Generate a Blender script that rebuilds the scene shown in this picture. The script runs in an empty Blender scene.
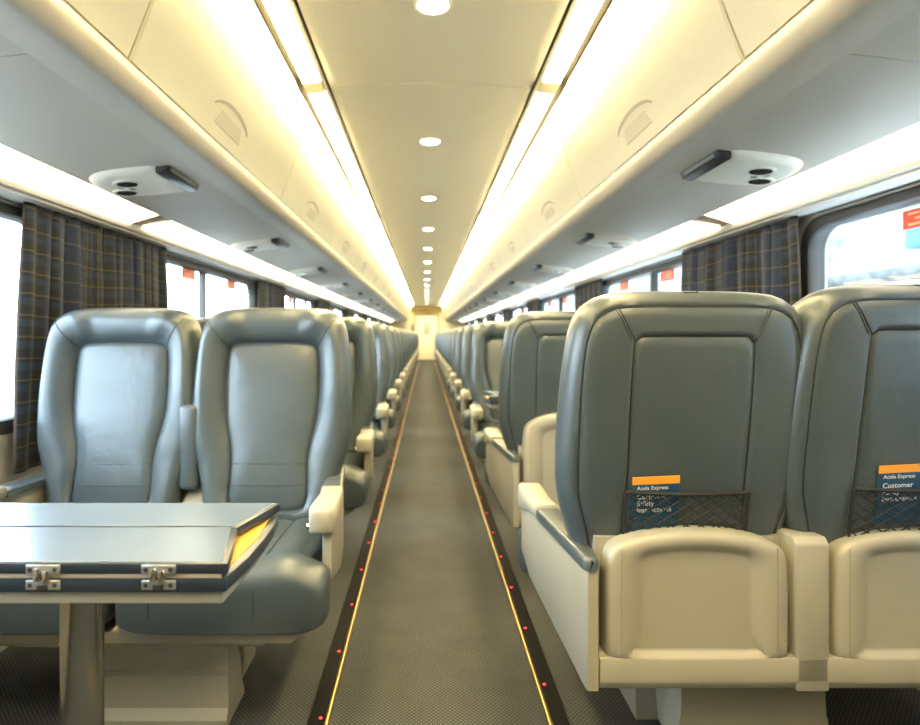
import bpy, bmesh, math, random
from mathutils import Vector, Matrix

random.seed(7)
S = bpy.context.scene
COL = S.collection
PI = math.pi

# ------------------------------------------------------------------ materials
def new_mat(name):
    m = bpy.data.materials.new(name); m.use_nodes = True
    nt = m.node_tree; b = nt.nodes['Principled BSDF']
    return m, nt, b

def simple(name, col, rough=.5, metal=0.0, spec=.5, noise=0.0, nscale=30, bump=0.0, bscale=200, coat=0.0):
    m, nt, b = new_mat(name)
    b.inputs['Base Color'].default_value = (*col, 1)
    b.inputs['Roughness'].default_value = rough
    b.inputs['Metallic'].default_value = metal
    b.inputs['Specular IOR Level'].default_value = spec
    b.inputs['Coat Weight'].default_value = coat
    tc = nt.nodes.new('ShaderNodeTexCoord')
    if noise:
        n = nt.nodes.new('ShaderNodeTexNoise'); n.inputs['Scale'].default_value = nscale; n.inputs['Detail'].default_value = 4
        nt.links.new(tc.outputs['Object'], n.inputs['Vector'])
        r = nt.nodes.new('ShaderNodeValToRGB')
        r.color_ramp.elements[0].position = .3; r.color_ramp.elements[1].position = .7
        r.color_ramp.elements[0].color = (*[c*(1-noise) for c in col], 1)
        r.color_ramp.elements[1].color = (*[min(1, c*(1+noise)) for c in col], 1)
        nt.links.new(n.outputs['Fac'], r.inputs['Fac']); nt.links.new(r.outputs['Color'], b.inputs['Base Color'])
    if bump:
        v = nt.nodes.new('ShaderNodeTexVoronoi'); v.inputs['Scale'].default_value = bscale
        nt.links.new(tc.outputs['Object'], v.inputs['Vector'])
        bp = nt.nodes.new('ShaderNodeBump'); bp.inputs['Strength'].default_value = bump; bp.inputs['Distance'].default_value = .002
        nt.links.new(v.outputs['Distance'], bp.inputs['Height']); nt.links.new(bp.outputs['Normal'], b.inputs['Normal'])
    return m

def emit(name, col, strength):
    m, nt, b = new_mat(name)
    b.inputs['Base Color'].default_value = (*col, 1)
    b.inputs['Emission Color'].default_value = (*col, 1)
    b.inputs['Emission Strength'].default_value = strength
    return m

M = {}
M['leather'] = simple('leather', (.051, .067, .075), .34, spec=.6, noise=.06, nscale=9, bump=.10, bscale=420)
def add_wrinkles(m):
    nt = m.node_tree; b = nt.nodes['Principled BSDF']; old = b.inputs['Normal'].links[0].from_socket
    tc = nt.nodes.new('ShaderNodeTexCoord'); n = nt.nodes.new('ShaderNodeTexNoise'); n.inputs['Scale'].default_value = 7; n.inputs['Detail'].default_value = 3; n.inputs['Distortion'].default_value = .6
    bp = nt.nodes.new('ShaderNodeBump'); bp.inputs['Strength'].default_value = .35; bp.inputs['Distance'].default_value = .010
    nt.links.new(tc.outputs['Object'], n.inputs['Vector']); nt.links.new(n.outputs['Fac'], bp.inputs['Height']); nt.links.new(old, bp.inputs['Normal']); nt.links.new(bp.outputs['Normal'], b.inputs['Normal'])
add_wrinkles(M['leather'])
M['seam'] = simple('seam_thread', (.016, .022, .024), .6)
M['softseam'] = simple('seam_soft', (.020, .028, .033), .6)
M['cream'] = simple('cream_plastic', (.315, .298, .240), .42, noise=.03, nscale=6)
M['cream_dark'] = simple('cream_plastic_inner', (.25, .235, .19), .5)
M['shell'] = simple('bin_plastic', (.88, .85, .71), .45)
M['ceil'] = simple('ceiling_panel_paint', (.88, .86, .78), .5)
M['soffit'] = simple('soffit_plastic', (.58, .54, .48), .5, noise=.02, nscale=3)
M['wall'] = simple('wall_plastic', (.52, .50, .45), .5)
M['black'] = simple('black_rubber', (.006, .006, .006), .5, spec=.12)
M['rubber'] = simple('window_rubber', (.03, .028, .025), .5)
M['brass'] = simple('brass_trim', (.40, .31, .14), .32, metal=1)
M['steel'] = simple('brushed_steel', (.42, .42, .42), .17, metal=1)
M['chrome'] = simple('chrome', (.78, .78, .78), .15, metal=1)
M['plate'] = simple('hinge_plate', (.30, .33, .36), .4, metal=.6)
M['lam'] = simple('table_laminate', (.13, .18, .26), .26, metal=.35, spec=.6, noise=.03, nscale=14)
M['edge'] = simple('table_edge_trim', (.018, .030, .055), .35)
M['wood'] = simple('yellow_wood_laminate', (.52, .30, .05), .4, noise=.12, nscale=40)
M['under'] = simple('table_underside', (.36, .37, .36), .45)
M['dark'] = simple('dark_plastic', (.03, .03, .03), .3)
M['lens'] = simple('dark_lens', (.02, .02, .02), .08)
M['grey'] = simple('grey_plastic', (.30, .29, .27), .5)
M['signlabel'] = simple('sign_label', (.30, .32, .28), .4)
M['card'] = simple('card_blue', (.008, .055, .13), .35)
M['card_o'] = simple('card_orange', (.85, .34, .03), .4)
M['latchplate'] = simple('latch_plate_plastic', (.74, .70, .58), .5)
M['hollow_shade'] = simple('latch_hollow_shade', (.50, .47, .38), .5)
M['paper'] = simple('card_white', (.85, .85, .82), .5)
M['plaidtape'] = simple('curtain_tape', (.06, .065, .07), .9)
M['net'] = simple('net_cord', (.012, .012, .011), .8)
M['red'] = simple('red_sticker', (.72, .07, .03), .4)
M['orange'] = simple('orange_print', (.90, .45, .25), .4)
M['white'] = simple('white_paint', (.85, .86, .86), .5)
M['concrete'] = simple('platform_concrete', (.36, .37, .36), .8, noise=.35, nscale=5)
M['bluebox'] = simple('blue_sign_paint', (.05, .16, .45), .5)
M['blackline'] = simple('groove_dark', (.018, .016, .012), .7)
M['edge_shade'] = simple('ceiling_edge_shade', (.022, .018, .012), .7, spec=.2)
M['header'] = simple('header_gold', (.30, .22, .07), .5)
M['warmwall'] = simple('vestibule_wall', (.80, .74, .55), .5)
M['frontwall'] = simple('front_wall_dark', (.09, .085, .075), .8)
M['added_ground'] = simple('added_ground_dark', (.17, .165, .16), .9, noise=.3, nscale=12)
M['cove'] = emit('cove_diffuser', (1, .79, .40), 36.0)
M['winlight'] = emit('window_light_diffuser', (1, .84, .56), 3.6)
M['down'] = emit('downlight_lens', (1, .92, .72), 14.0)
M['vest'] = emit('vestibule_lamp', (1, .90, .66), 9.0)
M['led'] = emit('red_led', (1, .02, .03), 2.5)

def glass_mat():
    m, nt, b = new_mat('window_glass'); nt.nodes.remove(b)
    out = nt.nodes['Material Output']
    t = nt.nodes.new('ShaderNodeBsdfTransparent'); t.inputs['Color'].default_value = (.93, .96, .96, 1)
    g = nt.nodes.new('ShaderNodeBsdfGlossy'); g.inputs['Roughness'].default_value = .02
    mx = nt.nodes.new('ShaderNodeMixShader'); mx.inputs[0].default_value = .05
    nt.links.new(t.outputs[0], mx.inputs[1]); nt.links.new(g.outputs[0], mx.inputs[2])
    nt.links.new(mx.outputs[0], out.inputs['Surface'])
    return m
M['glass'] = glass_mat()

def carpet_mat():
    m, nt, b = new_mat('carpet'); L = nt.links; N = nt.nodes
    b.inputs['Roughness'].default_value = .95; b.inputs['Specular IOR Level'].default_value = .15
    tc = N.new('ShaderNodeTexCoord'); sx = N.new('ShaderNodeSeparateXYZ'); L.new(tc.outputs['Object'], sx.inputs[0])
    def mth(op, a, bb=None):
        n = N.new('ShaderNodeMath'); n.operation = op
        for i, v in enumerate((a, bb)):
            if v is None: continue
            if isinstance(v, (int, float)): n.inputs[i].default_value = v
            else: L.new(v, n.inputs[i])
        return n.outputs[0]
    sxx = mth('SINE', mth('MULTIPLY', sx.outputs['X'], 2*PI/.014))
    syy = mth('SINE', mth('MULTIPLY', sx.outputs['Y'], 2*PI/.014))
    dots = mth('GREATER_THAN', mth('MULTIPLY', sxx, syy), .25)
    no = N.new('ShaderNodeTexNoise'); no.inputs['Scale'].default_value = 6; no.inputs['Detail'].default_value = 6
    L.new(tc.outputs['Object'], no.inputs['Vector'])
    fac = mth('MULTIPLY', dots, mth('ADD', no.outputs['Fac'], .2))
    mx = N.new('ShaderNodeMix'); mx.data_type = 'RGBA'
    mx.inputs['A'].default_value = (.036, .039, .040, 1); mx.inputs['B'].default_value = (.118, .124, .122, 1)
    L.new(fac, mx.inputs['Factor']); L.new(mx.outputs['Result'], b.inputs['Base Color'])
    bp = N.new('ShaderNodeBump'); bp.inputs['Strength'].default_value = .4; bp.inputs['Distance'].default_value = .003
    L.new(dots, bp.inputs['Height']); L.new(bp.outputs['Normal'], b.inputs['Normal'])
    return m
M['carpet'] = carpet_mat()

def plaid_mat():
    m, nt, b = new_mat('plaid_fabric'); L = nt.links; N = nt.nodes
    b.inputs['Roughness'].default_value = .9; b.inputs['Specular IOR Level'].default_value = .1
    b.inputs['Sheen Weight'].default_value = .2
    uv = N.new('ShaderNodeUVMap'); sx = N.new('ShaderNodeSeparateXYZ'); L.new(uv.outputs[0], sx.inputs[0])
    def mth(op, a, bb=None):
        n = N.new('ShaderNodeMath'); n.operation = op
        for i, v in enumerate((a, bb)):
            if v is None: continue
            if isinstance(v, (int, float)): n.inputs[i].default_value = v
            else: L.new(v, n.inputs[i])
        return n.outputs[0]
    def line(src, period, width, off=0.0):
        return mth('LESS_THAN', mth('FRACT', mth('ADD', mth('DIVIDE', src, period), off)), width/period)
    u, v = sx.outputs['X'], sx.outputs['Y']
    gold = mth('MAXIMUM', line(v, .077, .005), line(u, .11, .005))
    blue = mth('MAXIMUM', mth('MULTIPLY', line(v, .077, .026, .5), .55), mth('MULTIPLY', line(u, .11, .045, .5), .75))
    m1 = N.new('ShaderNodeMix'); m1.data_type = 'RGBA'
    m1.inputs['A'].default_value = (.032, .036, .037, 1); m1.inputs['B'].default_value = (.042, .058, .098, 1)
    L.new(blue, m1.inputs['Factor'])
    m2 = N.new('ShaderNodeMix'); m2.data_type = 'RGBA'; m2.inputs['B'].default_value = (.30, .20, .10, 1)
    L.new(mth('MULTIPLY', gold, .32), m2.inputs['Factor']); L.new(m1.outputs['Result'], m2.inputs['A'])
    L.new(m2.outputs['Result'], b.inputs['Base Color'])
    # a little daylight passes through the cloth
    tr = N.new('ShaderNodeBsdfTranslucent'); mxs = N.new('ShaderNodeMixShader'); mxs.inputs[0].default_value = .35
    L.new(m2.outputs['Result'], tr.inputs['Color'])
    L.new(b.outputs[0], mxs.inputs[1]); L.new(tr.outputs[0], mxs.inputs[2]); L.new(mxs.outputs[0], nt.nodes['Material Output'].inputs['Surface'])
    return m
M['plaid'] = plaid_mat()

# ------------------------------------------------------------------ mesh helpers
class MB:
    def __init__(s): s.v = []; s.f = []; s.m = []; s.cur = 0
    def add(s, verts, faces):
        o = len(s.v); s.v += [tuple(p) for p in verts]
        for f in faces: s.f.append(tuple(i+o for i in f)); s.m.append(s.cur)
    def bm(s, b):
        b.verts.index_update()
        s.add([v.co[:] for v in b.verts], [[v.index for v in f.verts] for f in b.faces]); b.free()
    def box(s, x0, x1, y0, y1, z0, z1, r=0.0, seg=2, mat=None):
        b = bmesh.new(); bmesh.ops.create_cube(b, size=1)
        for v in b.verts:
            v.co = ((x0+x1)/2+v.co.x*(x1-x0), (y0+y1)/2+v.co.y*(y1-y0), (z0+z1)/2+v.co.z*(z1-z0))
        if r: bmesh.ops.bevel(b, geom=b.edges[:], offset=r, segments=seg, profile=.5, affect='EDGES')
        if mat is not None: b.transform(mat)
        s.bm(b)
    def prism(s, poly, axis, a0, a1, r=0.0, seg=2):
        # poly: 2D points in the plane of the two other axes (in xyz order); extruded along axis
        def P(p, a):
            return {'x': (a, p[0], p[1]), 'y': (p[0], a, p[1]), 'z': (p[0], p[1], a)}[axis]
        b = bmesh.new()
        A = [b.verts.new(P(p, a0)) for p in poly]; B = [b.verts.new(P(p, a1)) for p in poly]
        n = len(poly)
        b.faces.new(A); b.faces.new(B[::-1])
        for i in range(n): b.faces.new((A[i], B[i], B[(i+1) % n], A[(i+1) % n])[::-1])
        bmesh.ops.recalc_face_normals(b, faces=b.faces[:])
        if r: bmesh.ops.bevel(b, geom=b.edges[:], offset=r, segments=seg, profile=.5, affect='EDGES')
        s.bm(b)
    def loft(s, rings, closed=True, cap0=False, cap1=False, flip=False):
        o = []; n = len(rings[0]); F = []
        for r in rings: o += list(r)
        for k in range(len(rings)-1):
            for i in range(n if closed else n-1):
                j = (i+1) % n
                q = (k*n+i, k*n+j, (k+1)*n+j, (k+1)*n+i)
                F.append(q[::-1] if flip else q)
        if cap0: F.append(tuple(range(n)) if flip else tuple(range(n))[::-1])
        if cap1:
            q = tuple((len(rings)-1)*n+i for i in range(n)); F.append(q[::-1] if flip else q)
        s.add(o, F)
    def cyl(s, c, r0, r1, h, axis='z', n=24, caps=True):
        rings = []
        for a, rr in ((0, r0), (h, r1)):
            ring = []
            for i in range(n):
                t = 2*PI*i/n; p, q = rr*math.cos(t), rr*math.sin(t)
                ring.append({'z': (c[0]+p, c[1]+q, c[2]+a), 'y': (c[0]+q, c[1]+a, c[2]+p), 'x': (c[0]+a, c[1]+p, c[2]+q)}[axis])
            rings.append(ring)
        s.loft(rings, True, caps, caps)
    def lathe(s, prof, c, n=28):   # (r, z)
        rings = [[(c[0]+r*math.cos(2*PI*i/n), c[1]+r*math.sin(2*PI*i/n), c[2]+z) for i in range(n)] for r, z in prof]
        s.loft(rings, True, True, True)
    def tube(s, path, r, sides=6, closed=False):
        P = [Vector(p) for p in path]; n = len(P); rings = []
        for i in range(n):
            a = P[(i-1) % n] if (closed or i > 0) else P[i]; b = P[(i+1) % n] if (closed or i < n-1) else P[i]
            t = (b-a)
            t = t.normalized() if t.length > 1e-9 else Vector((0, 0, 1))
            up = Vector((0, 0, 1)) if abs(t.z) < .9 else Vector((1, 0, 0))
            e = t.cross(up).normalized(); g = e.cross(t)
            rings.append([tuple(P[i]+r*(math.cos(2*PI*k/sides)*e+math.sin(2*PI*k/sides)*g)) for k in range(sides)])
        if closed: rings.append(rings[0])
        s.loft(rings, True, not closed, not closed)
    def build(s, name, mats, parent=None, loc=None, smooth=True, angle=40, recalc=True):
        me = bpy.data.meshes.new(name); me.from_pydata(s.v, [], s.f)
        if not isinstance(mats, (list, tuple)): mats = [mats]
        for m in mats: me.materials.append(M[m])
        for p, k in zip(me.polygons, s.m): p.material_index = k
        if recalc:
            b = bmesh.new(); b.from_mesh(me); bmesh.ops.recalc_face_normals(b, faces=b.faces[:]); b.to_mesh(me); b.free()
        if smooth:
            me.polygons.foreach_set('use_smooth', [True]*len(me.polygons)); me.set_sharp_from_angle(angle=math.radians(angle))
        me.update()
        o = bpy.data.objects.new(name, me); COL.objects.link(o)
        if loc: o.location = loc
        if parent: o.parent = parent
        return o

def tag(o, label=None, cat=None, group=None, kind=None):
    if label: o['label'] = label
    if cat: o['category'] = cat
    if group: o['group'] = group
    if kind: o['kind'] = kind
    return o
def thing(name, label, cat, loc=(0, 0, 0), rz=0, group=None):
    o = bpy.data.objects.new(name, None); COL.objects.link(o); o.empty_display_size = .1
    o.location = loc; o.rotation_euler = (0, 0, rz)
    return tag(o, label, cat, group)
KIDS = {}
def kids(o): return [c for c in bpy.data.objects if c.parent == o]
def dup(root, loc, rz, label):
    if root.name not in KIDS: KIDS[root.name] = [(c, kids(c)) for c in kids(root)]
    r = root.copy(); COL.objects.link(r); r.location = loc; r.rotation_euler = (0, 0, rz); r['label'] = label
    for c, gs in KIDS[root.name]:
        d = c.copy(); COL.objects.link(d); d.parent = r
        for g in gs:
            e = g.copy(); COL.objects.link(e); e.parent = d
    return r
def struct(o): o['kind'] = 'structure'; return o

def chaikin(p, it=3):
    for _ in range(it):
        q = []
        for i in range(len(p)):
            a, b = p[i], p[(i+1) % len(p)]
            q += [(a[0]*.75+b[0]*.25, a[1]*.75+b[1]*.25), (a[0]*.25+b[0]*.75, a[1]*.25+b[1]*.75)]
        p = q
    return p
def polar(poly, c, n):   # resample a star-shaped outline by angle
    out = []
    for k in range(n):
        t = 2*PI*k/n; dx, dz = math.cos(t), math.sin(t); best = None
        for i in range(len(poly)):
            ax, az = poly[i][0]-c[0], poly[i][1]-c[1]; bx, bz = poly[(i+1) % len(poly)][0]-c[0], poly[(i+1) % len(poly)][1]-c[1]
            ex, ez = bx-ax, bz-az; den = dx*ez-dz*ex
            if abs(den) < 1e-12: continue
            r = (ax*ez-az*ex)/den; s_ = (ax*dz-az*dx)/den
            if r > 0 and -1e-9 <= s_ <= 1+1e-9 and (best is None or r > best): best = r
        out.append(best or .01)
    return out
def mirror(half):        # half outline, from top centre clockwise down the +u side to the bottom centre
    return half + [(-x, z) for x, z in reversed(half) if abs(x) > 1e-6]
ORD = 'first second third fourth fifth sixth seventh eighth ninth tenth eleventh twelfth thirteenth fourteenth fifteenth sixteenth seventeenth eighteenth nineteenth twentieth twenty-first'.split()

Y0, Y1 = -1.5, 23.0       # car body behind the camera / far bulkhead
EYE = 1.10

# ------------------------------------------------------------------ the seat unit
# local axes: x across, -y forward (the way the sitter faces), z up
NA = 96
CW = .82; BX = .275; BXW = .262
OUT = chaikin(mirror([(0, 1.200), (.12, 1.199), (.205, 1.192), (.254, 1.148), (.272, 1.03), (.281, .90), (.283, .80), (.276, .71), (.248, .63), (.226, .55), (.22, .46), (0, .44)]), 3)
PF = chaikin(mirror([(0, 1.075), (.08, 1.075), (.152, 1.068), (.163, 1.03), (.167, .90), (.160, .80), (.130, .68), (.135, .56), (.135, .50), (0, .50)]), 2)
PB = chaikin(mirror([(0, 1.098), (.08, 1.098), (.126, 1.097), (.133, 1.085), (.135, .95), (.133, .80), (.135, .68), (.132, .52), (0, .52)]), 2)
RO, RF, RB = (polar(p, (0, CW), NA) for p in (OUT, PF, PB))
def back_f(w): return -.138-(w-.45)*.155-.012*math.sin((w-.45)/.75*PI)
def seat_back(parent, cx):
    def ring(rad, d, dfun=None):
        out = []
        for k in range(NA):
            t = 2*PI*k/NA; r = rad[k]; u, w = r*math.cos(t), CW+r*math.sin(t)
            dd = d + (dfun(u, w) if dfun else 0)
            out.append((cx+u, -(back_f(w)+dd), w))
        return out
    ins = lambda R_, a: [max(.01, r-a) for r in R_]
    mix = lambda A, B, t: [a*(1-t)+b*t for a, b in zip(A, B)]
    wing = lambda u, w: .028*min(1, max(0, (w-.66)/.25))*(.35 if w > 1.10 and abs(u) < .12 else 1)
    w6 = lambda s: (lambda u, w: wing(u, w)*s)
    fr = [ring(RO, 0), ring(ins(RO, .004), .024, w6(.3)), ring(ins(RO, .014), .044, w6(.7)), ring(ins(RO, .030), .055, w6(1)), ring(ins(RO, .05), .058, w6(1)),
          ring(mix(ins(RO, .05), RF, .5), .052, w6(.75)), ring(mix(ins(RO, .05), RF, .8), .042, w6(.35)), ring([r+.004 for r in RF], .033), ring(RF, .026), ring(ins(RF, .005), .032), ring(ins(RF, .02), .038),
          ring([r*.7 for r in RF], .042), ring([r*.4 for r in RF], .044), ring([r*.1 for r in RF], .044)]
    bk = [ring(RO, 0), ring(ins(RO, .003), -.022), ring(ins(RO, .010), -.040), ring(ins(RO, .022), -.052), ring(ins(RO, .034), -.057), ring(ins(RO, .038), -.054), ring(ins(RO, .042), -.058), ring(ins(RO, .06), -.063),
          ring(mix(ins(RO, .06), RB, .3), -.0645), ring(mix(ins(RO, .06), RB, .6), -.0655), ring([r+.012 for r in RB], -.0665), ring([r+.005 for r in RB], -.0655), ring(RB, -.058), ring(ins(RB, .006), -.063), ring(ins(RB, .03), -.064), ring([r*.5 for r in RB], -.064), ring([r*.1 for r in RB], -.064)]
    mb = MB(); mb.loft(fr, True, False, True); mb.loft(bk, True, False, True, flip=True)
    me = mb.build('seat_back', 'leather', parent, angle=60)
    b = bmesh.new(); b.from_mesh(me.data); bmesh.ops.remove_doubles(b, verts=b.verts[:], dist=1e-5)
    bmesh.ops.recalc_face_normals(b, faces=b.faces[:]); b.to_mesh(me.data); b.free()
    # seams (sub-parts of the backrest)
    p = MB(); p.tube([Vector(q)+Vector((0, -.001, 0)) for q in fr[8]], .0020, closed=True)
    p.build('front_piping', 'softseam', me)
    p = MB(); p.tube([Vector(q)+Vector((0, .0015, 0)) for q in bk[12]], .0018, closed=True); p.build('rear_panel_piping', 'seam', me)
    p = MB(); p.tube([Vector(q)+Vector((0, .001, 0)) for q in bk[5]], .0017, closed=True); p.build('rear_edge_piping', 'seam', me)
    a_top = [i for i in range(NA) if 0 < i < NA//2]
    def corner(poly_r, sgn):
        best = None
        for k in a_top:
            t = 2*PI*k/NA; u = poly_r[k]*math.cos(t); w = poly_r[k]*math.sin(t)
            if u*sgn < 0: continue
            sc = abs(u)*1.0+w
            if best is None or sc > best[0]: best = (sc, k)
        return best[1]
    for sgn in (-1, 1):
        k = corner(RF, sgn)
        p = MB(); p.tube([Vector(fr[j][k])+Vector((0, -.0006, 0)) for j in (2, 3, 4, 5, 6, 7, 8)], .0016); p.build('mitre_seam', 'softseam', me)
        k = corner(RB, sgn)
        for dk in (0,):
            k1 = k; 
            pts = [Vector(bk[j][k1])+Vector((0, .0004, 0)) for j in (5, 6, 7, 8, 9, 10, 11, 12)]
            p = MB(); p.tube(pts, .0017); p.build('mitre_seam', 'seam', me)
            p = MB(); p.tube([q+Vector((.007, 0, 0)) for q in pts], .0010); p.build('mitre_seam', 'seam', me)
    for w, hw in ((.655, .128), (.585, .130)):
        p = MB(); p.tube([(cx+hw*(i/6-1), -(back_f(w)+.0425-.0065*abs(i/6-1)**3), w) for i in range(13)], .0022); p.build('lumbar_seam', 'softseam', me)
    t = MB(); t.box(cx-.016, cx+.016, -(back_f(1.19)-.03), -(back_f(1.19)-.002), 1.186, 1.1955, .002); t.build('headrest_tab', 'dark', me)
    return me

def superloop(u0, u1, w0, w1, n=56, e=4.5, grooves=()):
    cu, cw, a, b = (u0+u1)/2, (w0+w1)/2, (u1-u0)/2, (w1-w0)/2; out = []
    for i in range(n):
        t = 2*PI*i/n; c, s_ = math.cos(t), math.sin(t)
        u = cu+a*math.copysign(abs(c)**(2/e), c); w = cw+b*math.copysign(abs(s_)**(2/e), s_)
        if s_ > 0:
            for g in grooves: w -= .006*math.exp(-((u-g)/.006)**2)
        out.append((u, w))
    return out

def seat_cushion(parent, sgn):
    mb = MB(); rings = []
    st = []
    for i in range(24):
        st.append(-.16+i*(.46/23))
    for a in (15, 30, 45, 60, 72, 82, 90): st.append((.30, a))
    for s_ in st:
        f, a = (s_, 0) if not isinstance(s_, tuple) else s_
        sh = 0
        if a:
            f = .30+.062*math.sin(math.radians(a)); sh = .062*(1-math.cos(math.radians(a)))
        k = min(1, max(0, (f-.235)/.05)); k = k*k*(3-2*k)
        u0, u1 = .008+sh*.25, .492+.072*k-sh*.35
        top = .478+.012*math.sin(min(1, max(0, (f+.1)/.4))*PI*.5)+.008*k - sh
        bot = .315+sh*.25
        n = 64; loop = []
        cu, cw, aa, b = (u0+u1)/2, (bot+top)/2, (u1-u0)/2, (top-bot)/2
        for i in range(n):
            t = 2*PI*i/n; c, q = math.cos(t), math.sin(t); e = 5
            u = cu+aa*math.copysign(abs(c)**(2/e), c); w = cw+b*math.copysign(abs(q)**(2/e), q)
            if q > 0:
                for g in (.105, .375): w -= .005*math.exp(-((u-g)/.007)**2)
                if u > .375: w += .012*math.sin(min(1, (u-.375)/.15)*PI)
            loop.append((sgn*u, -f, w))
        rings.append(loop)
    mb.loft(rings, True, True, True)
    c = mb.build('seat_cushion', 'leather', parent, angle=70)
    for g in (.105, .375):
        path = []
        for f in [-.1+i*.05 for i in range(9)]: path.append((sgn*g, -f, .478+.012*math.sin(min(1, max(0, (f+.1)/.4))*PI*.5)-.0035+(.008 if f > .27 else 0)))
        for a in (20, 40, 60, 80): path.append((sgn*g, -(.30+.062*math.sin(math.radians(a))-.001), .4945-.062*(1-math.cos(math.radians(a)))))
        path += [(sgn*g, -.3625, .40), (sgn*g, -.3615, .37)]
        p = MB(); p.tube(path, .002); p.build('cushion_seam', 'softseam', c)
    return c

def tray_table(parent, cx):
    DZ = -.030; c = (0, .555+DZ); n = 96
    O = mirror([(0, .697), (.06, .695), (.12, .687), (.168, .672), (.193, .655), (.201, .62), (.201, .418), (.195, .412), (0, .412)])
    I = mirror([(0, .655), (.06, .653), (.10, .647), (.122, .640), (.125, .60), (.125, .46), (.138, .438), (.144, .428), (0, .428)])
    O = [(a, b+DZ) for a, b in O]; I = [(a, b+DZ) for a, b in I]
    Ro, Ri = polar(chaikin(O, 2), c, n), polar(chaikin(I, 1), c, n)
    ring = lambda R_, f: [(cx+R_[k]*math.cos(2*PI*k/n), -f, c[1]+R_[k]*math.sin(2*PI*k/n)) for k in range(n)]
    ins = lambda R_, a: [r-a for r in R_]
    mix = lambda A, B, t: [a*(1-t)+b*t for a, b in zip(A, B)]
    rg = [ring(ins(Ro, .02), -.245), ring(Ro, -.25), ring(Ro, -.285), ring(ins(Ro, .003), -.294), ring(ins(Ro, .010), -.300), ring(mix(Ro, Ri, .45), -.302), ring(mix(Ro, Ri, .75), -.299), ring(Ri, -.288), ring(ins(Ri, .006), -.285), ring(ins(Ri, .009), -.285), ring(ins(Ri, .014), -.285), ring([r*.5 for r in Ri], -.285), ring([r*.05 for r in Ri], -.285)]
    mb = MB(); mb.loft(rg, True, True, True, flip=True)
    t = mb.build('tray_table', 'cream', parent, angle=45)
    for s_ in (-1, 1):
        q = MB(); q.tube([(cx+s_*.171, .3016, .402), (cx+s_*.171, .3016, .632)], .0011); q.build('tray_groove', 'cream_dark', t)
    q = MB(); q.box(cx-.191, cx-.181, .296, .3035, .402, .422, .001); q.build('hinge_pin', 'cream_dark', t)
    return t

def pocket_net(parent, cx):
    mb = MB()
    def P(u, w):  return (cx+u, -(back_f(w)-.0745-.006*math.cos(u/.14*PI/2)), w)
    hw = .139; w0, w1 = .635, .747; ns = 13
    n = 10
    for i in range(-ns, ns+1):
        for sl in (1, -1):
            path = []
            for k in range(n+1):
                w = w0+(w1-w0)*k/n; u = i*.034+sl*(w-w0)*1.45*(1-.1*(w-w0))
                u -= sl*.085
                if abs(u) <= hw: path.append(P(u, w))
            if len(path) > 1: mb.tube(path, .0016, 4)
    top = [P(hw*(k/10-1), w1-.004*math.sin(k/20*PI)) for k in range(21)]
    mb.tube(top, .0045, 6)
    for s_ in (-1, 1): mb.tube([P(s_*hw, w0+(w1-w0)*k/6) for k in range(7)], .003, 6)
    return mb.build('pocket_net', 'net', parent)

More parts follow.
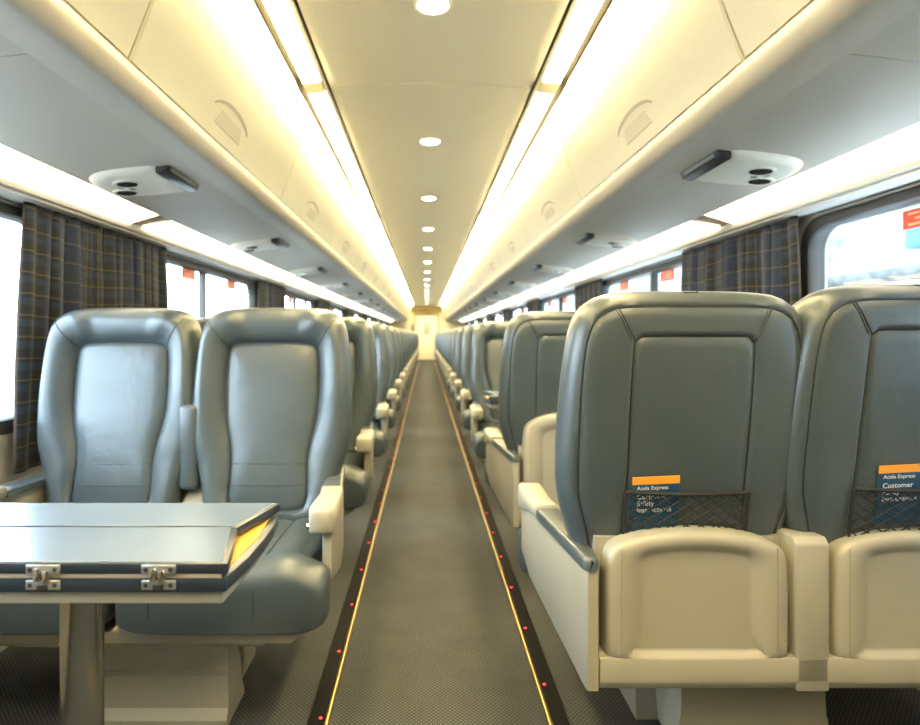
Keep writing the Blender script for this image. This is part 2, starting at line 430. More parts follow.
def make_seat():
    r = thing('double_seat', '', 'train seat', group='double seats in rows along the aisle')
    # pedestal with a flared foot
    p = MB()
    def rect(e, f0, f1, w): return [(-.145-e, -f0, w), (.252+e, -f0, w), (.252+e, -f1, w), (-.145-e, -f1, w)]
    def block(f0, f1):
        p.loft([rect(.010, f0-.02, f1+.03, 0), rect(.010, f0-.02, f1+.03, .02), rect(.008, f0-.01, f1+.012, .045), rect(.004, f0, f1+.005, .13), rect(0, f0, f1-.008, .142), rect(-.004, f0, f1-.012, .235), rect(-.012, f0, f1-.02, .25), rect(-.012, f0, f1-.02, .285)], True, True, True)
    block(.10, .205)
    a_ = len(p.v); block(-.115, -.03); p.v[a_:] = [(x-.03 if x > 0 else x, y, z) for x, y, z in p.v[a_:]]
    p.box(-.08, .20, -.12, .05, 0, .28, .004)
    p.build('pedestal', 'cream', r, angle=30)
    p = MB()
    p.loft([[(-hx, -f, z0), (hx, -f, z0), (hx+.04, -f, z0+.03), (-hx-.04, -f, z0+.03)] for f, z0, hx in ((-.26, .332, .40), (-.2, .332, .42), (.10, .287, .45), (.318, .282, .46))], True, True, True); pan = p.build('seat_pan', 'cream', r)
    for s_ in (-1, 1):
        q = MB(); q.prism([(s_*.20, .232), (s_*.36, .236), (s_*.41, .258), (s_*.42, .285), (s_*.20, .285)], 'y', -.25, -.15, .004); q.build('bracket', 'cream', pan)
    for s_ in (-1, 1):
        seat_cushion(r, s_); seat_back(r, BX if s_ > 0 else -BXW)
    # rear shell: bottom rail, closing plate and centre console
    p = MB()
    prof = [(-.302, .392), (-.302, .338), (-.292, .320), (-.27, .315), (-.05, .315), (-.05, .375), (-.235, .392)]
    p.prism([(-f, w) for f, w in prof], 'x', -.482, .482, .004); sh = p.build('rear_shell', 'cream', r)
    p = MB(); p.prism([(-f, w) for f, w in [(-.248, .395), (-.248, .64), (-.225, .64), (-.205, .395)]], 'x', -.478, .478, .002); p.build('back_plate', 'cream_dark', sh)
    for s_ in (-1, 1):
        tray_table(r, .264 if s_ > 0 else -.236); pocket_net(r, BX if s_ > 0 else -BXW)
    p = MB(); p.prism([(-f, w) for f, w in [(-.302, .318), (-.302, .640), (-.288, .655), (-.215, .650), (-.19, .55), (-.10, .50), (-.10, .318)]], 'x', -.022, .052, .005); p.build('centre_console', 'cream', r)
    p = MB(); p.box(-.034, .034, .125, .185, .565, .86, .02, 3); p.build('folded_armrest', 'leather', r)
    # armrests
    for s_ in (-1, 1):
        def uo(f): 
            k = min(1, max(0, (f+.302)/.40)); return .512+.050*k
        p = MB(); rings = []
        for f in (-.302, -.295, -.2, -.1, 0, .1, .2, .245, .252):
            e = .004 if f in (-.302, .252) else 0
            k = min(1, max(0, (f+.302)/.55)); bot = .316+.105*k+e; top = .588+.012*k-e; o = uo(f)-e; i_ = o-.030+2*e
            rings.append([(s_*i_, -f, bot), (s_*(o-.004), -f, bot), (s_*o, -f, bot+.006), (s_*o, -f, top-.004), (s_*(o-.004), -f, top), (s_*i_, -f, top)])
        p.loft(rings, True, True, True); ar = p.build('armrest', 'cream', r, angle=35)
        p = MB(); rings = []
        for f, e in ((-.306, .010), (-.300, .003), (-.29, 0), (-.2, 0), (-.1, 0), (0, 0), (.03, 0), (.04, .004)):
            k = (f+.302)/.55; o = uo(f)+.004-e; i_ = o-.034-.036*min(1, max(0, k*2))+2*e; b0 = .583+.012*k; t0 = .612+.012*k-e
            rings.append([(s_*i_, -f, b0), (s_*o, -f, b0), (s_*o, -f, t0-.008), (s_*(o-.003), -f, t0-.003), (s_*(o-.01), -f, t0), (s_*(i_+.01), -f, t0), (s_*i_, -f, t0-.006)])
        p.loft(rings, True, True, True); p.build('armrest_pad', 'leather', ar, angle=50)
        p = MB(); rings = []
        for f, e in ((.038, .004), (.045, 0), (.12, 0), (.20, -.002), (.262, -.002), (.278, .002), (.285, .009)):
            o = uo(f)+.007-e; i_ = o-.070+2*e; t0 = .628-e; b0 = (.592 if f < .1 else .592-.035*min(1, (f-.1)/.13))+e
            m_ = (b0+t0)/2
            rings.append([(s_*(i_+.006), -f, b0), (s_*(o-.006), -f, b0), (s_*(o-.001), -f, b0+.005), (s_*o, -f, m_), (s_*(o-.002), -f, t0-.006), (s_*(o-.009), -f, t0), (s_*(i_+.009), -f, t0), (s_*(i_+.002), -f, t0-.006), (s_*i_, -f, m_), (s_*(i_+.001), -f, b0+.005)])
        p.loft(rings, True, True, True); p.build('armrest_nose', 'cream', ar, angle=60)
        p = MB(); o = uo(.25); p.cyl((s_*(o-.062)-.006, -.268, .575), .009, .008, .012, 'x', 12); p.build('armrest_button', 'chrome', ar)
    return r

proto = make_seat()
PX = .838; PXL = .845
LEFT0, RIGHT0, PITCH = 1.83, 1.55, 1.067
lab_l = ['grey-blue double seat directly behind the folding metal-topped table', ]
for k in range(1, 19):
    lab_l.append('grey-blue double seat facing the camera, %s row behind the folding table' % ORD[k])
first = True
for k in range(19):
    loc, rz = (-PXL, LEFT0+PITCH*k, 0), 0
    if first:
        proto.location = loc; proto['label'] = lab_l[0]; first = False
        bpy.context.view_layer.update()
    else: dup(proto, loc, rz, lab_l[k])
row1 = dup(proto, (PX, RIGHT0, 0), PI, 'double seat seen from behind with blue safety cards in its net pockets')
row2 = dup(proto, (PX+.0, RIGHT0+PITCH, 0), PI, 'double seat seen from behind, just beyond the seat holding blue safety cards')
bpy.context.view_layer.update()
OFF = Vector((.040, .024, .014))
for c in kids(row1):        # its window seat leans a little further back
    if c.name.startswith(('seat_back', 'pocket_net')) and (sum(v.co.x for v in c.data.vertices) < 0): c.location = OFF
for c in kids(row2):        # its trays stand higher and cover the pockets
    if c.name.startswith('tray_table'):
        c.scale.z = 1.42; c.location.z = .389*(1-1.42)
    if c.name.startswith('pocket_net'): bpy.data.objects.remove(c)
for k in range(17):
    n = 'grey-blue double seat facing the camera, %s beyond the two seats turned away' % ORD[k]
    dup(proto, (PX, 3.92+PITCH*k, 0), 0, n)

# ------------------------------------------------------------------ safety cards in the net pockets
def text_mesh(txt, size):
    cu = bpy.data.curves.new('t', 'FONT'); cu.body = txt; cu.size = size; cu.extrude = .0002
    o = bpy.data.objects.new('t', cu); COL.objects.link(o); bpy.context.view_layer.update()
    me = bpy.data.meshes.new_from_object(o.evaluated_get(bpy.context.evaluated_depsgraph_get()))
    bpy.data.objects.remove(o); bpy.data.curves.remove(cu); return me
def card(x, y, z, tilt, lean, label):
    r = thing('safety_card', label, 'card', (x, y, z), 0, 'safety cards in seat pockets')
    r.rotation_euler = (lean, tilt, 0)
    W, H = .106, .138
    m = MB(); m.box(0, W, 0, .0016, 0, H, .0004, 1); b = m.build('card_sheet', 'card', r)
    m = MB(); m.box(.0, W, -.0004, .0020, H-.0175, H+.0002); m.build('orange_band', 'card_o', r)
    for txt, s_, zz in (('Acela Express', .0125, H-.030), ('Customer', .0165, H-.052), ('Safety', .0165, H-.068), ('Instructions', .0165, H-.084)):
        me = text_mesh(txt, s_); me.materials.append(M['paper'])
        o = bpy.data.objects.new('printed_text', me); COL.objects.link(o); o.parent = r
        o.location = (.010, -.0007, zz); o.rotation_euler = (PI/2, 0, 0)
    return r
def rearY(w): return RIGHT0+(back_f(w)-.068)     # world y of the rear face of a backrest in the nearest row
LEAN = -math.atan(.135)*1
card(PX-BX-.120, rearY(.64)-.0075, .645, math.radians(-2.5), math.atan(.178), 'blue card with orange band in the pocket of the aisle seat')
card(PX+BXW-.085-.036, rearY(.65)-.0035-.024, .676, math.radians(-3.0), math.atan(.178), 'blue card with orange band in the pocket of the window seat')

# ------------------------------------------------------------------ folding table(s)
def make_table():
    r = thing('folding_table', 'metal-topped folding table on a steel post in front of the first forward seats', 'table', (0, 0, 0))
    xl, xr = -1.40, -.315; y0, y1, ym = .835, 1.135, .992
    m = MB(); m.prism([(xl, y0+.012), (xr-.012, y0+.012), (xr-.004, (y0+y1)/2), (xr-.012, y1-.012), (xl, y1-.012)], 'z', .700, .722, .004); m.build('underside', 'under', r)
    m = MB(); m.prism([(xl, y0), (xr-.004, y0), (xr+.006, (y0+ym)/2), (xr+.008, ym), (xr+.006, (y1+ym)/2), (xr-.004, y1), (xl, y1)], 'z', .722, .744, .003); b = m.build('table_base', 'edge', r)
    m = MB(); m.prism([(xl, y0+.012), (xr-.014, y0+.012), (xr-.004, ym), (xr-.014, y1-.012), (xl, y1-.012)], 'z', .7435, .7455); m.build('inner_laminate', 'wood', b)
    m = MB(); m.box(xl, xr-.01, y0+.0015, y0+.006, .7435, .7490); m.build('gap_strip', 'grey', b)
    def leaf(ya, yb, xa, xb):
        m = MB(); m.prism([(xl, ya), (xa, ya), (xb, yb), (xl, yb)], 'z', .749, .7655, .003, 2); l = m.build('leaf', 'edge', r)
        s_ = 1 if yb > ya else -1
        m = MB(); m.prism([(xl, ya+s_*.0035), (xa-.010, ya+s_*.0035), (xb-.010, yb-s_*.002), (xl, yb-s_*.002)], 'z', .765, .7668, .0008, 1); m.build('leaf_surface', 'lam', l)
    leaf(y0, ym-.0015, xr, -.352); leaf(y1, ym+.0015, xr, -.352)
    for hx in (-.585, -.416):
        m = MB()
        m.box(hx-.025, hx+.025, y0-.003, y0, .7505, .7640, .001, 1); m.box(hx-.025, hx+.025, y0-.003, y0, .7275, .7415, .001, 1)
        h = m.build('hinge', 'plate', r)
        m = MB(); m.box(hx-.012, hx-.002, y0-.007, y0-.002, .741, .760, .002); m.box(hx+.001, hx+.011, y0-.007, y0-.002, .738, .757, .002); m.build('hinge_knuckle', 'chrome', h)
        m = MB(); m.box(hx-.008, hx+.008, y0-.0045, y0-.002, .7275, .735, .001); m.build('hinge_slot', 'dark', h)
        for sx in (-.018, .018):
            for sz in (.7572, .7345):
                m = MB(); m.cyl((hx+sx, y0-.0038, sz), .0034, .0030, .001, 'y', 10); m.build('screw', 'dark', h)
    m = MB(); m.lathe([(.034, .012), (.034, .69), (.045, .695), (.045, .701)], (-.628, 1.0, 0)); m.build('post', 'steel', r)
    m = MB(); m.lathe([(.13, 0), (.13, .008), (.06, .014), (.04, .03)], (-.628, 1.0, 0)); m.build('foot', 'steel', r)
    return r
tb = make_table()
t2 = dup(tb, (0, 2.265+1.97, 0), PI, 'folding table between the two seats facing each other, mostly hidden')

# ------------------------------------------------------------------ floor and its lit strips
m = MB(); m.box(-1.56, 1.56, Y0-.08, Y1, -.05, 0); fl = m.build('floor', 'carpet', smooth=False); struct(fl)
for sg, x, nm in ((-1, -.338, 'beside the folding table'), (1, .358, 'beside the seats with safety cards')):
    r = thing('floor_light_strip', 'black floor strip with brass edge and red lights, %s' % nm, 'floor light strip', (x, 0, 0), 0, 'lit strips along the aisle')
    m = MB(); m.prism([(-.024, 0), (.024, 0), (.021, .005), (-.021, .005)], 'y', .3, Y1-.3); m.build('channel', 'black', r)
    e = -sg
    m = MB(); m.prism([(e*.022, 0), (e*.040, 0), (e*.038, .004), (e*.033, .007), (e*.028, .007), (e*.023, .005)], 'y', .3, Y1-.3); m.build('brass_edge', 'brass', r)
    y = 1.63 if sg < 0 else 1.787
    led0 = None
    for k in range(58):
        if led0 is None:
            m = MB(); m.cyl((0, 0, -.001), .0055, .0045, .0022, 'z', 10); led0 = m.build('red_light', 'led', r, (e*.012, y, .0045))
        else:
            d = led0.copy(); COL.objects.link(d); d.parent = r; d.location = (e*.012, y+.3435*k, .0045)

# ------------------------------------------------------------------ walls with windows
WZ0, WZ1 = .78, 1.550
WIN = {'left': [(-2.42+2.68*k, -2.42+2.68*k+1.98) for k in range(0, 10)], 'right': [(-2.36+2.68*k, -2.36+2.68*k+1.96) for k in range(0, 10)]}
def rrect(y0, y1, z0, z1, r, n=6):
    out = []
    for cy, cz, a in ((y1-r, z1-r, 0), (y0+r, z1-r, 90), (y0+r, z0+r, 180), (y1-r, z0+r, 270)):
        for k in range(n+1):
            t = math.radians(a+90*k/n); out.append((cy+r*math.cos(t), cz+r*math.sin(t)))
    return out
wn = 0
for side, sg in (('left', -1), ('right', 1)):
    X = 1.50
    m = MB(); xs = sorted((sg*X, sg*(X+.08)))
    wins = [w for w in WIN[side] if w[1] < Y1-.2 and w[0] > Y0]
    m.box(*xs, Y0, Y1, 0, WZ0); m.box(*xs, Y0, Y1, WZ1, 2.5)
    yy = Y0
    for a, b in wins:
        m.box(*xs, yy, a, WZ0, WZ1); yy = b
    m.box(*xs, yy, Y1, WZ0, WZ1)
    struct(m.build('wall_'+side, 'wall', smooth=False))
    for k, (a, b) in enumerate(wins):
        wn += 1
        w = bpy.data.objects.new('window_%d' % wn, None); COL.objects.link(w); struct(w); w.location = (sg*X, (a+b)/2, WZ0)
        h = (b-a)/2; H = WZ1-WZ0
        x_in, x_out = -sg*.012, sg*.05
        def R3(p, x): return [(x, q[0], q[1]) for q in p]
        m = MB()
        o = rrect(-h-.030, h+.030, -.030, H+.012, .11); o2 = rrect(-h-.022, h+.022, -.022, H+.006, .10); i1 = rrect(-h+.022, h-.022, .022, H-.024, .095); i2 = rrect(-h+.03, h-.03, .03, H-.032, .09)
        m.loft([R3(o, 0), R3(o2, x_in), R3(i1, x_in), R3(i2, 0), R3(i2, x_out)], True)
        m.build('window_frame', 'rubber', w)
        m = MB(); o3 = rrect(-h-.075, h+.075, -.06, H+.02, .14)
        m.loft([R3(o3, 0), R3(o3, -sg*.006), R3(rrect(-h-.028, h+.028, -.028, H+.012, .11), -sg*.006), R3(rrect(-h-.028, h+.028, -.028, H+.012, .11), 0)], True)
        m.build('window_surround', 'wall', w)
        m = MB(); m.box(*sorted((sg*.0, sg*.045)), -.13, -.10, .03, H-.03, .004); m.build('window_mullion', 'rubber', w)
        m = MB(); m.box(*sorted((sg*.03, sg*.036)), -h+.02, h-.02, .02, H-.02); m.build('window_glass', 'glass', w, smooth=False)

# curtains on the piers
def curtain(sg, ya, yb, label, seed):
    rnd = random.Random(seed)
    Wd = yb-ya; N = int(Wd/.0075); rows = 18
    K = [(rnd.uniform(.8, 1.2)*Wd/.085, rnd.uniform(0, 6.28), 1.0), (rnd.uniform(.8, 1.2)*Wd/.15, rnd.uniform(0, 6.28), .8), (rnd.uniform(.8, 1.2)*Wd/.055, rnd.uniform(0, 6.28), .45)]
    verts = []; faces = []; uvs = []
    zt, zb = 1.575, .62
    for j in range(rows+1):
        v = j/rows
        for i in range(N+1):
            u = i/N
            o = sum(a*math.sin(2*PI*u*f+p+.5*math.sin(3*v+p)) for f, p, a in K)/2.25
            amp = .013+.013*min(1, v*2.5)
            y = ya+u*Wd+.012*math.cos(2*PI*u*K[0][0]+K[0][1])+ (u-.5)*.05*v - .03*v*(1-u)
            verts.append((sg*(1.452+o*amp), y, zt+(zb-zt)*v)); uvs.append((u*Wd*1.5, (zt-zb)*(1-v)+.01*math.sin(9*u+seed)))
    for j in range(rows):
        for i in range(N):
            a = j*(N+1)+i; faces.append((a, a+1, a+N+2, a+N+1))
    r = thing('curtain', label, 'curtain', (0, 0, 0), 0, 'plaid curtains between the windows')
    me = bpy.data.meshes.new('cloth'); me.from_pydata(verts, [], faces); me.materials.append(M['plaid'])
    ul = me.uv_layers.new(name='UVMap')
    for lp in me.loops: ul.data[lp.index].uv = uvs[lp.vertex_index]
    me.polygons.foreach_set('use_smooth', [True]*len(me.polygons))
    o = bpy.data.objects.new('cloth', me); COL.objects.link(o); o.parent = r
    md = o.modifiers.new('thickness', 'SOLIDIFY'); md.thickness = .003; md.offset = 0
    m = MB(); m.box(*sorted((sg*1.448, sg*1.456)), ya+.02, yb-.02, 1.558, 1.574, .002); m.build('header_tape', 'plaidtape', r)
    return r
for side, sg in (('left', -1), ('right', 1)):
    y = 2.03 if sg < 0 else 2.27
    k = 0
    while y < Y1-1:
        wdt = 1.12 if (sg < 0 and k == 0) else (1.0 if k == 0 else .88)
        where = 'behind the folding table' if sg < 0 else 'beyond the large platform-side window'
        curtain(sg, y, y+wdt, ('dark blue-grey plaid curtain, %s along the wall %s' % (ORD[k], where)), 11+k+40*(sg > 0))
        y = (4.88 if sg < 0 else 4.78)+2.68*k; k += 1

# red emergency stickers on the panes
def sticker(sg, y, z, w, h, label):
    r = thing('emergency_sticker', label, 'sticker', (sg*1.524, y, z), 0, 'red emergency stickers on the windows')
    m = MB(); m.box(-.002, .002, -w/2, w/2, -h/2, h/2, .0008, 1); b = m.build('label_sheet', 'red', r)
    for k in range(3):
        m = MB(); zz = -h*.28+h*.28*k; m.box(-sg*.0035 if sg > 0 else .001, -.001 if sg > 0 else .0035, -w*.40, w*(.40-.12*(k % 2)), zz-h*.06, zz+h*.06); m.build('print_line', 'orange', b)
    return r
for side, sg in (('left', -1), ('right', 1)):
    wins = WIN[side]
    for k, (a, b) in enumerate(wins):
        if b > Y1-2 or b < .8: continue
        nm = 'wall behind the folding table' if sg < 0 else 'wall facing the platform'
        if sg > 0 and k == 1:
            sticker(sg, 1.74, 1.47, .22, .06, 'red emergency sticker on the big window nearest the safety-card seats'); continue
        if b < 2.2: continue
        sticker(sg, a+.66, 1.485, .20, .07, 'red emergency sticker near end of pane, %s window, %s' % (ORD[k-1], nm))
        sticker(sg, a+1.45, 1.485, .20, .07, 'red emergency sticker past the divider, %s window, %s' % (ORD[k-1], nm))

# ------------------------------------------------------------------ ceiling, soffits, bins, lights
GR = 1.425
def stations(phase, period):
    ys = [Y0]; k = math.ceil((Y0-phase)/period)
    st = [(Y0, 0)]
    y = phase+period*k
    while y < Y1:
        if y-.01 > Y0: st += [(y-.0045, 0), (y-.004, 1), (y+.004, 1), (y+.0045, 0)]
        y += period
    st.append((Y1, 0)); return st
# central ceiling, slightly arched, with joints
m = MB(); rings = []
for y, g in stations(2.67, 2.83):
    rings.append([(x, y, 2.252+.028*(1-(x/.49)**2)+.014*g) for x in [-.49+.98*i/14 for i in range(15)]])
m.loft(rings, False)
x = .49
cl = m.build('ceiling', 'ceil', angle=30, recalc=False)
sd = cl.modifiers.new('thickness', 'SOLIDIFY'); sd.thickness = .01; sd.offset = -1 if False else 1
struct(cl)
m = MB(); m.box(-1.53, 1.53, Y0, Y1, 2.50, 2.56); struct(m.build('ceiling_1', 'blackline', smooth=False))
for k, sg in enumerate((-1, 1)):      # dark strip painting the shade along each ceiling edge
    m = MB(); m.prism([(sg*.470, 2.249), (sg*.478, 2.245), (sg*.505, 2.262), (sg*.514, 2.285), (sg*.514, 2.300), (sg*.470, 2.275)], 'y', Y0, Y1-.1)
    struct(m.build('trim_%d' % (11+k), 'edge_shade', angle=50))
# soffit with rounded lip, and wall cornice
def soffit_profile():
    pts = [(.752, 1.765)]
    for a in range(0, 91, 15):
        t = math.radians(180+a); pts.append((.782+.040*math.cos(t), 1.745+.046*math.sin(t)))
    pts += [(.80, 1.698), (.857, 1.696), (.858, 1.716), (.863, 1.716), (.864, 1.695), (1.0, 1.681), (1.12, 1.667), (1.245, 1.652), (1.247, 1.672)]
    return pts
tn = 0
for sg in (-1, 1):
    tn += 1
    m = MB(); rings = []
    pr = soffit_profile()
    for y, g in stations(2.62, 1.42):
        rings.append([(sg*px, y, pz+(.014*g if px > .8645 else 0)) for px, pz in pr])
    m.loft(rings, False, flip=(sg > 0))
    o = m.build('trim_%d' % tn, 'soffit', angle=35, recalc=False); struct(o)
    sd = o.modifiers.new('thickness', 'SOLIDIFY'); sd.thickness = .006; sd.offset = 1
    # cornice between light panel and wall
    tn += 1
    m = MB()
    prof = [(1.398, 1.622), (1.392, 1.606), (1.398, 1.592), (1.412, 1.588), (1.412, 1.580), (1.43, 1.574), (1.505, 1.572), (1.505, 1.63)]
    m.prism([(sg*a, b) for a, b in prof], 'y', Y0, Y1); struct(m.build('trim_%d' % tn, 'wall', angle=35))
# window-side light panels
def light_panel(sg, y0, y1, label):
    r = thing('light_panel', label, 'light panel', (0, 0, 0), 0, 'long light panels above the windows')
    m = MB()
    a, b = (1.250, 1.656), (1.396, 1.614)
    q = [(a, y0+.16), (a, y1), (b, y1-.02), (b, y0+.0)]
    q = [(a, y0+.03), (a, y1), (b, y1), (b, y0)]
    lo = [(sg*p[0], y, p[1]) for p, y in q]; hi = [(x, y, z+.012) for x, y, z in lo]
    m.loft([lo, hi], True, True, True); m.build('diffuser', 'winlight', r, smooth=False)
    m = MB(); m.prism([(sg*1.248, 1.660), (sg*1.398, 1.628), (sg*1.398, 1.70), (sg*1.248, 1.70)], 'y', y0-.02, y1+.02); m.build('housing', 'soffit', r)
    return r
for sg, nm in ((-1, 'over the wall behind the folding table'), (1, 'over the platform-side windows')):
    k = -1
    while 2.76+2.77*k < Y1-2.8 or k < 7:
        a = 2.76+2.77*k; b = a+2.64
        if k < 0: a = max(a, Y0)
        b = min(b, Y1-.02)
        light_panel(sg, a, b, 'long warm light panel above the windows, %s %s' % (ORD[k+1], nm)); k += 1
        if a > Y1-3: break
# cove lights between bins and ceiling
def cove(sg, y0, y1, label):
    r = thing('cove_light', label, 'cove light', (0, 0, 0), 0, 'cove lights over the overhead bins')
    m = MB(); m.prism([(sg*.522, 2.294), (sg*.604, 2.287), (sg*.604, 2.300), (sg*.522, 2.308)], 'y', y0+.036, y1-.092); m.build('diffuser', 'cove', r, smooth=False)
    m = MB(); m.prism([(sg*.492, 2.312), (sg*.64, 2.304), (sg*.64, 2.36), (sg*.492, 2.36)], 'y', y0, y1); m.build('housing', 'blackline', r, smooth=False)
    m = MB(); m.prism([(sg*.520, 2.286), (sg*.606, 2.278), (sg*.606, 2.306), (sg*.520, 2.308)], 'y', max(y0-.09, Y0+.01), y0+.035); m.build('end_cap', 'shell', r)
    return r
for sg, nm in ((-1, 'on the folding-table side'), (1, 'on the safety-card side')):
    k = -2
    while 2.76+2.83*k < Y1-.5:
        a = 2.76+2.83*k; b = min(a+2.83, Y1-.02); a = max(a, Y0+.02)
        cove(sg, a, b, 'bright cove light strip beside the ceiling, %s length %s' % (ORD[k+2], nm)); k += 1
# overhead bins
DOOR = [(.742, 1.768), (.716, 1.83), (.690, 1.91), (.668, 1.99), (.650, 2.07), (.636, 2.15), (.626, 2.22), (.622, 2.262)]
def dense(p, n=4):
    out = []
    for i in range(len(p)-1):
        for k in range(n): t = k/n; out.append((p[i][0]*(1-t)+p[i+1][0]*t, p[i][1]*(1-t)+p[i+1][1]*t))
    return out+[p[-1]]
def door_bulge(p):      # smooth convex section
    out = []
    for i, (x_, z_) in enumerate(p):
        t = (z_-1.768)/(2.262-1.768); out.append((.742-.115*t-.028*math.sin(t*PI), z_))
    return out
DP = door_bulge(dense(DOOR, 2))
def make_bin(sg, L):
    r = thing('overhead_bin', '', 'overhead bin', (0, 0, 0), 0, 'overhead bins along the ceiling')
    m = MB(); rings = []
    sec = DP
    inner = [(x_+.018, z_) for x_, z_ in DP][::-1]
    loop = sec+inner
    for y, e in ((.005, .006), (.010, 0), (L-.010, 0), (L-.005, .006)):
        rings.append([(sg*(x_+(e if i < len(sec) else 0)), y, z_) for i, (x_, z_) in enumerate(loop)])
    m.loft(rings, True, True, True); d = m.build('door', 'shell', r, angle=35)
    # latch: plate and raised crescent, its darker colour painting the shade of a hollow
    def onD(y, z_, off):
        t = (z_-1.768)/(2.262-1.768); return (sg*(.742-.115*t-.028*math.sin(t*PI)-off), y, z_)
    yc = L*.44
    m = MB()
    out = []
    zc = 1.825
    plate = [onD(yc+y, zc+z_, .003) for y, z_ in ((-.12, -.018), (.12, -.018), (.095, .028), (-.095, .028))]
    base = [onD(yc+y, zc+z_, -.004) for y, z_ in ((-.12, -.018), (.12, -.018), (.095, .028), (-.095, .028))]
    m.loft([base, plate], True, True, True); m.build('latch', 'latchplate', d)
    m = MB(); pa = []; pb = []
    for k in range(13):
        a = math.radians(20+140*k/12); pa.append(onD(yc+.175*math.cos(a), zc+.012+.056*math.sin(a), .0015)); pb.append(onD(yc+.168*math.cos(a), zc+.013+.044*math.sin(a), .0015))
    loop = pa+pb[::-1]
    m.loft([[(p[0]+sg*.006, p[1], p[2]) for p in loop], loop], True, False, False)
    n = len(pa)
    m.add(loop, [(i, i+1, 2*n-2-i, 2*n-1-i) for i in range(n-1)])
    m.build('latch_shade', 'hollow_shade', d)
    m = MB(); m.prism([(sg*.80, 1.77), (sg*1.44, 1.77), (sg*1.44, 2.36), (sg*.66, 2.36), (sg*.66, 2.29), (sg*.68, 2.2)], 'y', .01, L-.01); m.build('bin_shell', 'cream_dark', r, smooth=False)
    return r
for sg, nm in ((-1, 'folding-table side'), (1, 'safety-card side')):
    k = -2; b0 = None; i = 0
    while 1.38+GR*k < Y1-.6:
        y = 1.38+GR*k
        L_ = 'cream overhead bin with crescent latch, %s one along the %s' % (ORD[i], nm)
        if b0 is None: b0 = make_bin(sg, GR); b0.location = (0, y, 0); b0['label'] = L_; bpy.context.view_layer.update()
        else: dup(b0, (0, y, 0), 0, L_)
        k += 1; i += 1
# downlights
d0 = None
for k in range(-1, 15):
    y = 2.03+1.437*k; lb = 'round recessed ceiling downlight, %s along the aisle' % ORD[k+1]
    if y > Y1-.3: break
    if d0 is None:
        d0 = thing('downlight', lb, 'ceiling light', (0, y, 2.278), 0, 'round downlights in the ceiling')
        m = MB(); n = 32
        rr = [[(r_*math.cos(2*PI*i/n), r_*math.sin(2*PI*i/n), z_) for i in range(n)] for r_, z_ in ((.068, .004), (.068, -.005), (.064, -.007), (.056, -.005), (.053, .002), (.053, .006))]
        m.loft(rr, True); m.build('trim_ring', 'ceil', d0)
        m = MB(); m.cyl((0, 0, -.004), .052, .053, .006, 'z', 28); m.build('lens', 'down', d0)
        bpy.context.view_layer.update()
    else: dup(d0, (0, y, 2.278), 0, lb)
# reading light units under the bins
def make_unit(sg):
    r = thing('reading_light_unit', '', 'reading light', (0, 0, 0), 0, 'reading light units under the bins')
    # local: x outward (away from the aisle) times sg, y along the car, z up; z = 0 on the soffit
    n = 64; outl = []
    for i in range(n):
        t = 2*PI*i/n; c, s_ = math.cos(t), math.sin(t)
        if c > 0: outl.append((.165*abs(c)**.8, .155*math.copysign(abs(s_)**.8, s_)))
        else: outl.append((-.13*abs(c)**.30, .155*math.copysign(abs(s_)**.45, s_)))
    def ring(sc, z_, dx=0): return [(sg*(p[0]*sc+dx), p[1]*sc, z_) for p in outl]
    m = MB(); m.loft([ring(1.0, .005), ring(1.0, -.004), ring(.97, -.013), ring(.90, -.022), ring(.80, -.026), ring(.5, -.028), ring(.05, -.028)], True, False, True); h = m.build('housing', 'ceil', r, angle=50)
    for px, py in ((.03, -.055), (.085, .045)):
        m = MB(); m.lathe([(.046, -.026), (.046, -.031), (.040, -.034), (.034, -.030)], (sg*px, py, 0), 24); lr = m.build('lamp_ring', 'ceil', r)
        m = MB(); m.lathe([(.034, -.027), (.034, -.0325), (.022, -.0335)], (sg*px, py, 0), 20); m.build('lamp_lens', 'lens', lr)
    for px, py in ((.045, .01), (.07, -.02)):
        m = MB(); m.cyl((sg*px, py, -.032), .010, .011, .006, 'z', 14); m.build('button', 'grey', r)
    m = MB(); m.prism([(sg*-.160, -.002), (sg*-.110, -.002), (sg*-.110, -.029), (sg*-.146, -.025)], 'y', -.135, .135, .003); sgn = m.build('row_sign', 'dark', r)
    m = MB(); m.prism([(sg*-.1550, -.008), (sg*-.1505, -.018), (sg*-.1535, -.020), (sg*-.1585, -.010)], 'y', -.11, .10); m.build('sign_window', 'signlabel', sgn)
    return r
for sg, nm, y0 in ((-1, 'folding-table side', 2.10), (1, 'safety-card side', 1.94)):
    u0 = None
    for k in range(0, 14):
        y = y0+1.47*k; lb = 'oval reading light unit with two lamps, %s along the %s' % (ORD[k], nm)
        if u0 is None:
            u0 = make_unit(sg); u0['label'] = lb; bpy.context.view_layer.update(); o = u0
        else: o = dup(u0, (0, 0, 0), 0, lb)
        o.location = (sg*(1.07 if sg < 0 else 1.055), y, 1.6745); o.rotation_euler = (0, sg*math.radians(6.4), 0)

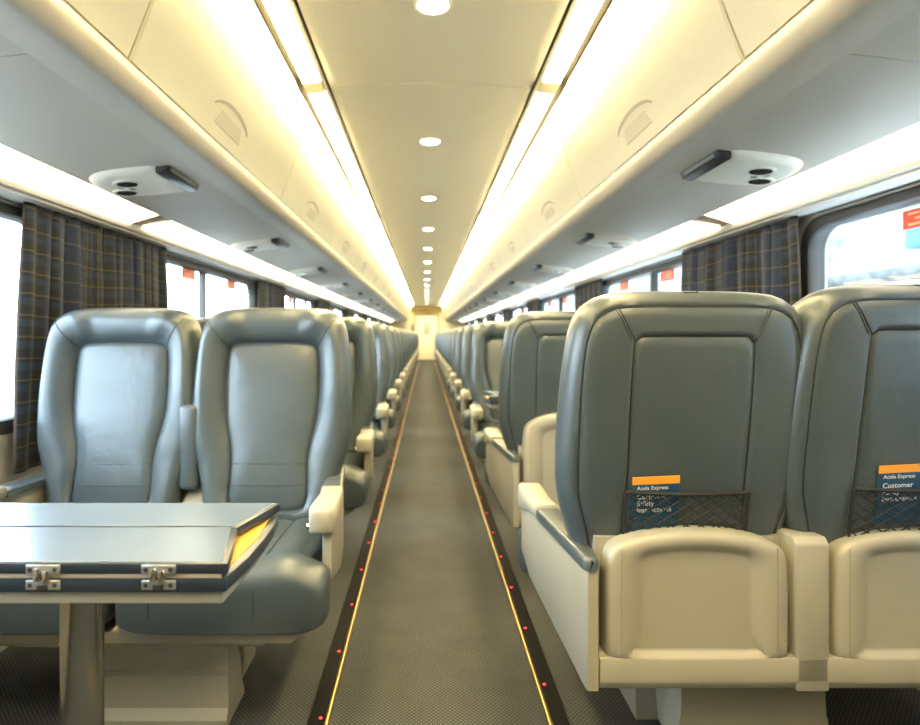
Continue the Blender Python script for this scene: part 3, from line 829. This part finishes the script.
# ------------------------------------------------------------------ far bulkhead and vestibule, wall behind the camera
m = MB()
for a, b, c, d in ((-1.53, -.46, 0, 2.5), (.46, 1.53, 0, 2.5), (-.46, .46, 1.90, 2.5)): m.box(a, b, Y1, Y1+.08, c, d)
struct(m.build('wall_back', 'warmwall', smooth=False))
m = MB(); n = 16
pts = [(-.60+1.2*i/n, 2.02-.03*math.sin(PI*i/n)) for i in range(n+1)]+[(.60, 2.20), (-.60, 2.20)]
m.prism(pts, 'y', Y1-.10, Y1-.001, .01); struct(m.build('trim_9', 'header', angle=30))
m = MB()
for sx in (-1, 1): m.box(*sorted((sx*.46, sx*.50)), Y1-.02, Y1+.10, 0, 1.94, .004)
m.box(-.50, .50, Y1-.02, Y1+.10, 1.90, 1.95, .004); struct(m.build('trim_10', 'rubber'))
VY = Y1+2.6
m = MB(); m.box(-.80, -.72, Y1+.08, VY, 0, 2.2); m.box(.72, .80, Y1+.08, VY, 0, 2.2); m.box(-.8, .8, VY, VY+.06, 0, 2.2); struct(m.build('wall_vestibule', 'warmwall', smooth=False))
m = MB(); m.box(-.8, .8, Y1, VY, -.05, 0); struct(m.build('floor_1', 'carpet', smooth=False))
m = MB(); m.box(-.8, .8, Y1+.08, VY, 2.2, 2.25); struct(m.build('ceiling_2', 'ceil', smooth=False))
lt = thing('vestibule_light', 'bright ceiling lamp in the vestibule beyond the far doorway', 'ceiling light', (0, Y1+1.2, 2.15))
m = MB(); m.box(-.45, .45, -.5, .5, 0, .02, .005); m.build('lens', 'vest', lt)
m = MB(); m.box(-.47, .47, -.52, .52, .015, .03, .004); m.build('housing', 'ceil', lt)
dr = bpy.data.objects.new('door_1', None); COL.objects.link(dr); dr.location = (0, VY-.05, 0); struct(dr)
m = MB(); m.box(-.38, .38, 0, .04, 0, 1.95, .006); m.build('door_leaf', 'warmwall', dr)
m = MB(); m.box(-.16, .16, -.012, .02, 1.1, 1.65, .01); m.build('door_window', 'signlabel', dr)
m = MB(); m.box(.24, .30, -.03, .0, .9, 1.1, .01); m.build('door_handle', 'steel', dr)
wp = thing('bulkhead_call_panel', 'narrow dark call panel on the far bulkhead beside the doorway', 'sign', (-.575, Y1, 1.22))  # a wall-mounted call panel rather than a sign
m = MB(); m.box(-.045, .045, -.035, 0, 0, .32, .008); m.build('cover', 'dark', wp)
m = MB(); m.box(-.025, .025, -.041, -.030, .18, .27, .003); m.build('display', 'grey', wp)
m = MB(); m.box(-1.53, 1.53, Y0-.08, Y0, 0, 2.5); struct(m.build('wall_front', 'frontwall', smooth=False))  # unseen wall, coloured dark to cut light bounced onto the seat backs

# ------------------------------------------------------------------ outside: the station beyond the right-hand windows
m = MB(); m.box(2.3, 12, -8, 40, -.3, -.02); struct(m.build('exterior_platform', 'concrete', smooth=False))
m = MB(); m.box(-60, -1.75, -30, 60, -1.4, -1.2); struct(m.build('exterior_added_ground', 'added_ground', smooth=False))  # dark ground added so less daylight bounces up to the soffits
m = MB(); m.box(7.0, 7.3, -8, 40, -.02, 5.2)
struct(m.build('exterior_wall', 'concrete', smooth=False))
m = MB(); m.box(1.75, 7.2, -8, 40, 4.6, 4.9); struct(m.build('exterior_shade_roof', 'concrete', smooth=False))  # added out of view to keep daylight off the right-hand windows
for k, (z0, z1) in enumerate(((1.02, 1.34), (1.52, 1.80), (2.02, 2.22))):
    o = MB(); o.box(6.2, 6.4, -8, 40, z0, z1, .01); struct(o.build('exterior_rail', 'white'))
m = MB()
for y in range(-6, 40, 4): m.box(6.45, 6.65, y, y+.22, -.02, 4.5)
struct(m.build('exterior_columns', 'white', smooth=False))
r = tag(MB.build((lambda q: (q.box(-.10, .10, -.14, .14, -.13, .13, .03), q)[1])(MB()), 'platform_sign', 'bluebox', None, (6.1, 7.05, 2.30)), 'small blue sign on the platform outside the nearest window', 'sign')
m = MB(); m.box(.30, .36, -.02, .02, -2.32, .0); m.build('sign_post', 'white', r)

# ------------------------------------------------------------------ world, camera
w = bpy.data.worlds.new('World'); S.world = w; w.use_nodes = True
bg = w.node_tree.nodes['Background']; bg.inputs['Color'].default_value = (.70, .85, 1.0, 1); bg.inputs['Strength'].default_value = 9.5

cam = bpy.data.cameras.new('Camera'); co = bpy.data.objects.new('Camera', cam); COL.objects.link(co); S.camera = co
FPX = 570.0
cam.sensor_width = 36; cam.sensor_fit = 'HORIZONTAL'; cam.lens = FPX/920*36
cam.clip_start = .02; cam.clip_end = 200
co.location = (-.025, 0, EYE); co.rotation_euler = (PI/2, 0, 0)
cam.shift_x = 34/920; cam.shift_y = -27.5/920
cam.dof.use_dof = True; cam.dof.focus_distance = 1.22; cam.dof.aperture_fstop = 2.8

S.view_settings.view_transform = 'Standard'; S.view_settings.look = 'None'; S.view_settings.gamma = 1; S.view_settings.use_curve_mapping = False
S.view_settings.exposure = 1.3
S.cycles.max_bounces = 10; S.cycles.diffuse_bounces = 5; S.cycles.transparent_max_bounces = 16
S.cycles.sample_clamp_indirect = 8
